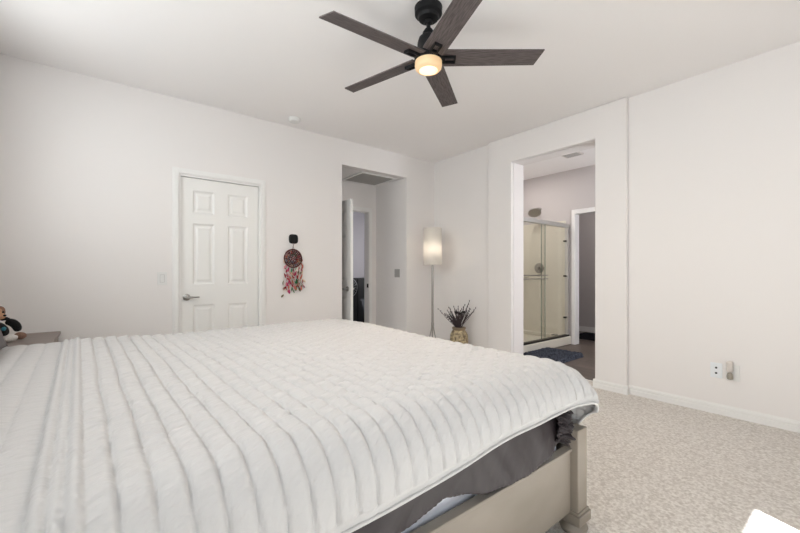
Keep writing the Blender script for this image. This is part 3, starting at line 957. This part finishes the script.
# ------------------------------------------------------------------ floor lamp in the corner
lx, ly = 3.45, 3.645
t = thing('floor_lamp', 'slim nickel floor lamp with a tall white cylinder shade in the corner', 'floor lamp', (lx, ly, 0))
bm = bmesh.new(); tube(bm, [(lx, ly, 0.44), (lx, ly, 1.62)], 0.0145, 16); obj('pole', bm, M['nickel'], t, smooth=40)
bm = bmesh.new(); lathe(bm, (lx, ly, 0), [(0.010, 0.39), (0.018, 0.40), (0.018, 0.45), (0.012, 0.47)], 20); obj('collar', bm, M['nickel'], t, smooth=40)
for k in range(3):
    a = radians(-70 + 120 * k)
    bm = bmesh.new(); tube(bm, [(lx, ly, 0.45), (lx + 0.035 * cos(a), ly + 0.035 * sin(a), 0.30), (lx + 0.09 * cos(a), ly + 0.09 * sin(a), 0.12), (lx + 0.14 * cos(a), ly + 0.14 * sin(a), 0.006)], 0.008, 10)
    obj('leg', bm, M['nickel'], t, smooth=40)
sh = bmesh.new(); lathe(sh, (lx, ly, 0), [(0.121, 1.225), (0.121, 1.715)], 48, cap=False)
so = obj('lamp_shade', sh, M['shade'], t, smooth=True)
bm = bmesh.new(); blob(bm, (lx, ly, 1.44), (0.028, 0.028, 0.042), 3)
obj('bulb', bm, emis('warm_bulb', (1.0, 0.86, 0.70, 1), 16.0), t, smooth=True)
bm = bmesh.new()
for k in range(3):
    a = 2 * pi * k / 3
    tube(bm, [(lx, ly, 1.62), (lx + 0.120 * cos(a), ly + 0.120 * sin(a), 1.62)], 0.002, 6)
obj('shade_spider', bm, M['nickel'], t)

# ------------------------------------------------------------------ vase with dried stems
vx, vy = 3.60, 3.31
t = thing('vase', 'mottled gold brown round vase on the carpet beside the floor lamp', 'vase', (vx, vy, 0))
bm = bmesh.new(); lathe(bm, (vx, vy, 0), [(0.001, 0), (0.07, 0), (0.085, 0.02), (0.108, 0.13), (0.118, 0.24), (0.112, 0.325), (0.09, 0.37), (0.076, 0.388), (0.070, 0.388), (0.084, 0.365), (0.105, 0.32), (0.110, 0.24), (0.10, 0.13), (0.078, 0.03), (0.001, 0.02)], 48, cap=False)
obj('body', bm, M['vase'], t, smooth=60)
bm = bmesh.new(); lathe(bm, (vx, vy, 0), [(0.070, 0.382), (0.078, 0.386), (0.088, 0.404), (0.088, 0.420), (0.074, 0.422), (0.068, 0.400), (0.070, 0.382)], 48, cap=False)
obj('rim', bm, M['vaserim'], t, smooth=60)
t = thing('dried_bouquet', 'dark dried twigs and flower heads standing in the mottled vase', 'dried flowers', (vx, vy, 0.36))
rn = random.Random(11)
# image-right direction in the world is (.78,-.62)
fan_ = [(-0.30, 0.66), (-0.215, 0.60), (-0.15, 0.68), (-0.12, 0.62), (-0.08, 0.69), (-0.05, 0.64), (-0.02, 0.69), (0.0, 0.62), (0.03, 0.66), (0.06, 0.68), (0.075, 0.71), (0.10, 0.64), (0.15, 0.76), (0.13, 0.72), (0.24, 0.67), (0.20, 0.62),
        (-0.17, 0.58), (-0.10, 0.56), (0.05, 0.57), (0.11, 0.58), (-0.04, 0.58), (0.01, 0.55), (-0.13, 0.66), (0.07, 0.61)]
for i, (off, top) in enumerate(fan_ + [(rn.uniform(-0.20, 0.16), rn.uniform(0.54, 0.66)) for _ in range(22)]):
    dep = rn.uniform(-0.07, 0.07) * (1 if off < 0.05 else 0.4)
    r_ = (0.7826, -0.6225); f_ = (0.6225, 0.7826)
    bx_, by_ = vx + rn.uniform(-0.03, 0.03), vy + rn.uniform(-0.03, 0.03)
    ex = vx + off * r_[0] * 0.9 - abs(dep) * f_[0]; ey = vy + off * r_[1] * 0.9 - abs(dep) * f_[1]
    bm = bmesh.new()
    mid = ((bx_ + ex) / 2 + rn.uniform(-.01, .01), (by_ + ey) / 2, (0.40 + top) / 2 - 0.01)
    tube(bm, [(vx + (bx_ - vx) * 0.6, vy + (by_ - vy) * 0.6, 0.12), (bx_, by_, 0.40), mid, (ex, ey, top)], [0.003, 0.0036, 0.0034, 0.002], 6)
    # small leaflets / buds along the stem
    for q_ in range(7):
        w = 0.35 + 0.65 * q_ / 6
        p = Vector((bx_, by_, 0.40)).lerp(Vector((ex, ey, top)), w)
        blob(bm, (p.x + rn.uniform(-.008, .008), p.y + rn.uniform(-.008, .008), p.z), (0.0055, 0.0055, 0.013), 1)
    obj('stem', bm, M['twig'], t)
for off, z in ((-0.045, 0.615), (0.0, 0.60), (0.05, 0.62)):
    bm = bmesh.new(); blob(bm, (vx + off * 0.78 - 0.03, vy - off * 0.62 - 0.04, z), (0.024, 0.024, 0.016), 3, 0.5)
    obj('flower_head', bm, M['seed'], t)

# ------------------------------------------------------------------ ceiling fan
fx, fy = 1.565, 1.69
t = thing('ceiling_fan', 'five blade ceiling fan with grey wood blades and a lit frosted light', 'ceiling fan', (fx, fy, 2.33))
bm = bmesh.new(); lathe(bm, (fx, fy, 0), [(0.040, 2.665), (0.060, 2.672), (0.066, 2.69), (0.083, 2.70), (0.085, 2.741)], 40); obj('canopy', bm, M['black'], t, smooth=35)
bm = bmesh.new(); lathe(bm, (fx, fy, 0), [(0.0125, 2.50), (0.0125, 2.67)], 16); lathe(bm, (fx, fy, 0), [(0.022, 2.645), (0.03, 2.655), (0.022, 2.665)], 16); obj('downrod', bm, M['black'], t, smooth=35)
bm = bmesh.new(); lathe(bm, (fx, fy, 0), [(0.022, 2.61), (0.035, 2.59), (0.040, 2.57), (0.058, 2.555), (0.066, 2.53), (0.070, 2.48), (0.078, 2.465), (0.080, 2.43), (0.076, 2.42)], 40); obj('motor_housing', bm, M['black'], t, smooth=35)
bm = bmesh.new(); lathe(bm, (fx, fy, 0), [(0.080, 2.436), (0.086, 2.432), (0.086, 2.414), (0.081, 2.409)], 40); obj('light_ring', bm, M['black'], t, smooth=35)
bm = bmesh.new(); lathe(bm, (fx, fy, 0), [(0.082, 2.412), (0.083, 2.386), (0.080, 2.371), (0.072, 2.362), (0.056, 2.357)], 48, cap=False)
lg = obj('light_glass', bm, M['lampglass'], t, smooth=True, label='amber glowing frosted glass')
bm = bmesh.new(); lathe(bm, (fx, fy, 0), [(0.058, 2.3585), (0.050, 2.3555), (0.03, 2.355), (0.001, 2.3545)], 48, cap=False); obj('light_lens', bm, M['lampcore'], lg, smooth=True)
R0, R1 = 0.085, 0.69
for k in range(5):
    a = radians(32.8 + 72 * k)
    R = Matrix.Translation((fx, fy, 2.434)) @ Matrix.Rotation(a, 4, 'Z') @ Matrix.Rotation(radians(-12), 4, 'X')
    bm = bmesh.new()
    prism(bm, [(R0 - 0.01, -0.066), (R1 - 0.002, -0.060), (R1 - 0.030, 0.060), (R0 - 0.01, 0.066)], -0.004, 0.004, R)
    # object-space texture should follow the blade: give each blade its own frame
    for v in bm.verts:
        v.co = R.inverted() @ v.co
    me = bpy.data.meshes.new('blade'); bmesh.ops.recalc_face_normals(bm, faces=bm.faces); bm.to_mesh(me); bm.free()
    me.materials.append(M['blade'])
    b = bpy.data.objects.new('blade', me); COL.objects.link(b); b.parent = t
    b.matrix_local = Matrix.Translation(-Vector((fx, fy, 2.33))) @ R
    md = b.modifiers.new('bevel', 'BEVEL'); md.width = 0.0015; md.segments = 2
    ib = bmesh.new()
    for q_ in ((0.060, 0.165, -0.024, -0.016), (0.060, 0.165, 0.016, 0.024), (0.157, 0.165, -0.016, 0.016), (0.06, 0.10, -0.016, 0.016)):
        bx(ib, q_[0], q_[1], q_[2], q_[3], -0.020, -0.004)
    me = bpy.data.meshes.new('blade_iron'); ib.to_mesh(me); ib.free(); me.materials.append(M['black'])
    c = bpy.data.objects.new('blade_iron', me); COL.objects.link(c); c.parent = b
light('fan_lamp', 'AREA', (fx, fy, 2.353), 12.0, (1.0, 0.84, 0.66), direction=(0, 0, -1), shape='DISK', size=0.05)

# smoke detector
t = thing('smoke_detector', 'round white smoke detector on the ceiling above the far wall', 'smoke detector', (1.585, 3.78, H - 0.035))
bm = bmesh.new(); lathe(bm, (1.585, 3.78, H), [(0.050, -0.036), (0.056, -0.030), (0.060, -0.012), (0.066, -0.011), (0.066, 0)], 32); obj('body', bm, M['plastic'], t, smooth=35)
bm = bmesh.new(); lathe(bm, (1.585, 3.78, H), [(0.010, -0.039), (0.012, -0.036)], 16); obj('test_button', bm, M['plastic'], t)

# ------------------------------------------------------------------ switches and outlets
def rplate(bm, c, n, w, h, d=0.006):
    """plate centred at c on a wall with outward axis n ('-Y','-X')"""
    if n == '-Y': bx(bm, c[0] - w / 2, c[0] + w / 2, c[1] - d, c[1], c[2] - h / 2, c[2] + h / 2)
    else: bx(bm, c[0] - d, c[0], c[1] - w / 2, c[1] + w / 2, c[2] - h / 2, c[2] + h / 2)
def plate(parent, name, c, n, w, h, d, m, bevel=0.002):
    bm = bmesh.new(); rplate(bm, c, n, w, h, d); return obj(name, bm, m, parent, bevel=bevel)
sx, sz = 0.427, 1.068
t = thing('light_switch', 'white rocker light switch on the wall left of the closed door', 'light switch', (sx, YA, sz))
plate(t, 'cover_plate', (sx, YA, sz), '-Y', 0.075, 0.118, 0.006, M['plastic'])
plate(t, 'rocker_frame', (sx, YA - 0.006, sz), '-Y', 0.036, 0.070, 0.0015, M['greyplate'], 0)
plate(t, 'rocker', (sx, YA - 0.006, sz), '-Y', 0.032, 0.066, 0.004, M['plastic'], 0.001)
hy, hz = 4.215, 1.115
t = thing('light_switch', 'grey double rocker switch on the side wall inside the hallway opening', 'light switch', (OX1, hy, hz))
plate(t, 'cover_plate', (OX1, hy, hz), '-X', 0.118, 0.118, 0.006, M['greyplate'])
for s in (-1, 1):
    plate(t, 'rocker', (OX1 - 0.006, hy + s * 0.023, hz), '-X', 0.032, 0.066, 0.004, M['greyplate'], 0.001)
oy, oz = 0.770, 0.345
t = thing('wall_outlet', 'cool white two-hole wall plate low on the right wall, nearer the bathroom', 'outlet', (XB, oy, oz))
plate(t, 'cover_plate', (XB, oy, oz), '-X', 0.074, 0.118, 0.006, M['cool_plastic'])
for s in (-1, 1):
    bm = bmesh.new(); lathe(bm, (XB - 0.006, oy, oz + s * 0.021), [(0.0075, 0), (0.0075, -0.004), (0.004, -0.007)], 16, 'X'); obj('jack', bm, M['slot'], t, label='dark round jack')
for s in (-1, 1):
    bm = bmesh.new(); lathe(bm, (XB - 0.006, oy, oz + s * 0.048), [(0.003, 0), (0.0025, -0.0015)], 12, 'X'); obj('screw', bm, M['plastic'], t)
oy = 0.670
t = thing('wall_outlet', 'white power outlet on the right wall behind the plug-in air freshener', 'outlet', (XB, oy, oz))
plate(t, 'cover_plate', (XB, oy, oz), '-X', 0.080, 0.122, 0.009, M['plastic'])
for s in (-1, 1):
    f = plate(t, 'receptacle', (XB - 0.006, oy, oz + s * 0.021), '-X', 0.034, 0.030, 0.002, M['plastic'], 0.001)
    for e in (-1, 1):
        plate(f, 'slot', (XB - 0.008, oy + e * 0.006, oz + s * 0.021), '-X', 0.002, 0.009, 0.0005, M['slot'], 0)
t = thing('air_freshener', 'beige plug-in air freshener with a small glass oil bulb on the outlet', 'air freshener', (XB - 0.01, oy, oz))
ay = oy + 0.012
bm = bmesh.new(); bx(bm, XB - 0.055, XB - 0.010, ay - 0.020, ay + 0.020, oz + 0.008, oz + 0.092); obj('housing', bm, M['freshener'], t, bevel=0.012)
bm = bmesh.new(); lathe(bm, (XB - 0.034, ay, oz), [(0.008, -0.050), (0.017, -0.046), (0.020, -0.030), (0.018, -0.010), (0.014, 0.0)], 24); obj('oil_bulb', bm, M['oil'], t, smooth=50, label='clear glass oil bulb')

# ------------------------------------------------------------------ wall hook and dream catcher
dx = 1.665; dy = YA
hz_ = 1.118 + (273 - 239) / 375 * 4.17
t = thing('wall_hook', 'black rounded square hook plate on the wall above the dream catcher', 'hook', (dx, dy, hz_))
bm = bmesh.new()
n = 40; pl = []
for k in range(n):
    a = 2 * pi * k / n
    r = 0.052 / (abs(cos(a)) ** 3.6 + abs(sin(a)) ** 3.6) ** (1 / 3.6)
    pl.append((r * cos(a), r * sin(a)))
prism(bm, pl, 0, 0.016, Matrix.Translation((dx, dy, hz_)) @ Matrix.Rotation(pi / 2, 4, 'X'))
obj('plate', bm, M['black'], t, bevel=0.004)
bm = bmesh.new(); tube(bm, [(dx, dy - 0.014, hz_ - 0.035), (dx, dy - 0.032, hz_ - 0.042), (dx, dy - 0.034, hz_ - 0.034)], 0.004, 10); obj('peg', bm, M['black'], t)

cz = 1.118 + (273 - 258.5) / 375 * 4.17
cy_ = YA - 0.022
dx = 1.655
t = thing('dream_catcher', 'round red brown dream catcher with hanging pink, red and green feathers', 'wall decoration', (dx, cy_, cz))
red = mat('wine_red_cord', srgb(88, 44, 38), 0.8)
Rr = 0.098
bm = bmesh.new(); tube(bm, [(dx + Rr * cos(a), cy_, cz + Rr * sin(a)) for a in [2 * pi * k / 48 for k in range(49)]], 0.008, 10); obj('hoop', bm, red, t, smooth=True)
bm = bmesh.new(); tube(bm, [(dx - 0.010, cy_, cz + Rr + 0.005), (dx + 0.012, cy_ - 0.010, hz_ - 0.036), (dx - 0.012, cy_ - 0.012, hz_ - 0.036), (dx + 0.010, cy_, cz + Rr + 0.005)], 0.0018, 6); obj('hanging_cord', bm, red, t)
bm = bmesh.new()
for k in range(12):
    a0 = 2 * pi * k / 12
    for st, rr in ((5, 0.09), (4, 0.065), (3, 0.045)):
        a1 = a0 + 2 * pi * st / 12 * 0.8
        tube(bm, [(dx + rr * cos(a0), cy_, cz + rr * sin(a0)), (dx + rr * cos(a1), cy_, cz + rr * sin(a1))], 0.0012, 4)
obj('web', bm, red, t)
BC = [mat('bead_' + n_, c, 0.4) for n_, c in (('brown', srgb(92, 44, 34)), ('red', srgb(132, 36, 44)), ('green', srgb(44, 82, 54)), ('cream', srgb(176, 150, 120)), ('plum', srgb(70, 34, 52)), ('blue', srgb(74, 92, 112)), ('orange', srgb(160, 84, 44)))]
bead0 = []
for m_ in BC:
    me = bpy.data.meshes.new('bead'); b_ = bmesh.new(); bmesh.ops.create_icosphere(b_, subdivisions=2, radius=1); b_.to_mesh(me); b_.free(); me.materials.append(m_)
    me.polygons.foreach_set('use_smooth', [True] * len(me.polygons)); bead0.append(me)
rn = random.Random(4)
cnt = 0
for rr, nn in ((0.0, 1), (0.022, 6), (0.041, 12), (0.060, 18), (0.078, 24)):
    for k in range(nn):
        a = 2 * pi * k / max(1, nn) + rr * 31
        s_r = rn.uniform(0.009, 0.0115)
        b_ = bpy.data.objects.new('bead', bead0[rn.choice([0, 1, 1, 0, 4, 2, 3, 0, 5, 6, 4])]); COL.objects.link(b_); b_.parent = t
        b_.location = (rr * cos(a), rn.uniform(-0.006, 0), rr * sin(a)); b_.scale = (s_r, 0.006, s_r)
FC = [mat('feather_' + n_, c, 0.85) for n_, c in (('magenta', srgb(190, 44, 104)), ('pink', srgb(232, 158, 164)), ('red', srgb(176, 52, 66)), ('green', srgb(60, 156, 104)), ('cream', srgb(230, 208, 184)), ('olive', srgb(128, 118, 90)), ('coral', srgb(222, 132, 112)))]
def feather_mesh(m_):
    bm = bmesh.new(); n = 10
    L = 0.060; Wd = 0.012
    pr = []
    for k in range(n + 1):
        w = k / n; ww = Wd * sin(pi * min(1, 0.06 + w * 0.9)) ** 0.7
        z = -L * w
        pr.append([bm.verts.new((-ww, 0.003 * sin(w * 5) + ww * 0.3, z - ww * 0.5)), bm.verts.new((0, 0, z)), bm.verts.new((ww, 0.003 * sin(w * 5) + ww * 0.3, z - ww * 0.5))])
    for a, b in zip(pr, pr[1:]):
        bm.faces.new((a[0], a[1], b[1], b[0])); bm.faces.new((a[1], a[2], b[2], b[1]))
    res = bmesh.ops.solidify(bm, geom=bm.faces[:], thickness=0.0012)
    me = bpy.data.meshes.new('feather'); bm.to_mesh(me); bm.free(); me.materials.append(m_); return me
fm = [feather_mesh(m_) for m_ in FC]
strands = [(-0.108, 0.44), (-0.075, 0.35), (-0.045, 0.38), (-0.018, 0.36), (0.010, 0.39), (0.038, 0.35), (0.065, 0.36), (0.092, 0.35), (0.112, 0.33)]
cset = [[4, 5, 2, 5], [0, 2, 1, 2], [0, 4, 1, 0, 6], [3, 3, 4, 6, 2], [3, 1, 0, 1, 6], [3, 4, 2, 0, 1], [2, 4, 6, 5], [6, 0, 1, 6, 5], [5, 2, 0, 6, 4]]
for (ox, ln), cols in zip(strands, cset):
    zt = -sqrt(max(0, Rr * Rr - min(abs(ox), Rr) ** 2))
    if abs(ox) > Rr: zt = 0.0
    bm = bmesh.new(); tube(bm, [(dx + ox * 0.95, cy_, cz + zt), (dx + ox, cy_ - 0.002, cz - ln)], 0.0010, 5); obj('strand', bm, FC[4], t)
    top = zt - 0.01
    nF = 6
    for k in range(nF):
        for side in (0, 1):
            if side and rn.random() < 0.45: continue
            f_ = bpy.data.objects.new('feather', fm[cols[(k + side * 2) % len(cols)]]); COL.objects.link(f_); f_.parent = t
            f_.location = (ox + rn.uniform(-.006, .006), -0.004 - 0.005 * side, top + (-ln + 0.045 - top) * k / (nF - 1))
            f_.rotation_euler = (rn.uniform(-.2, .2), rn.uniform(-0.85, 0.85), rn.uniform(-1.2, 1.2))
            s__ = rn.uniform(0.6, 0.95); f_.scale = (s__, s__, s__)
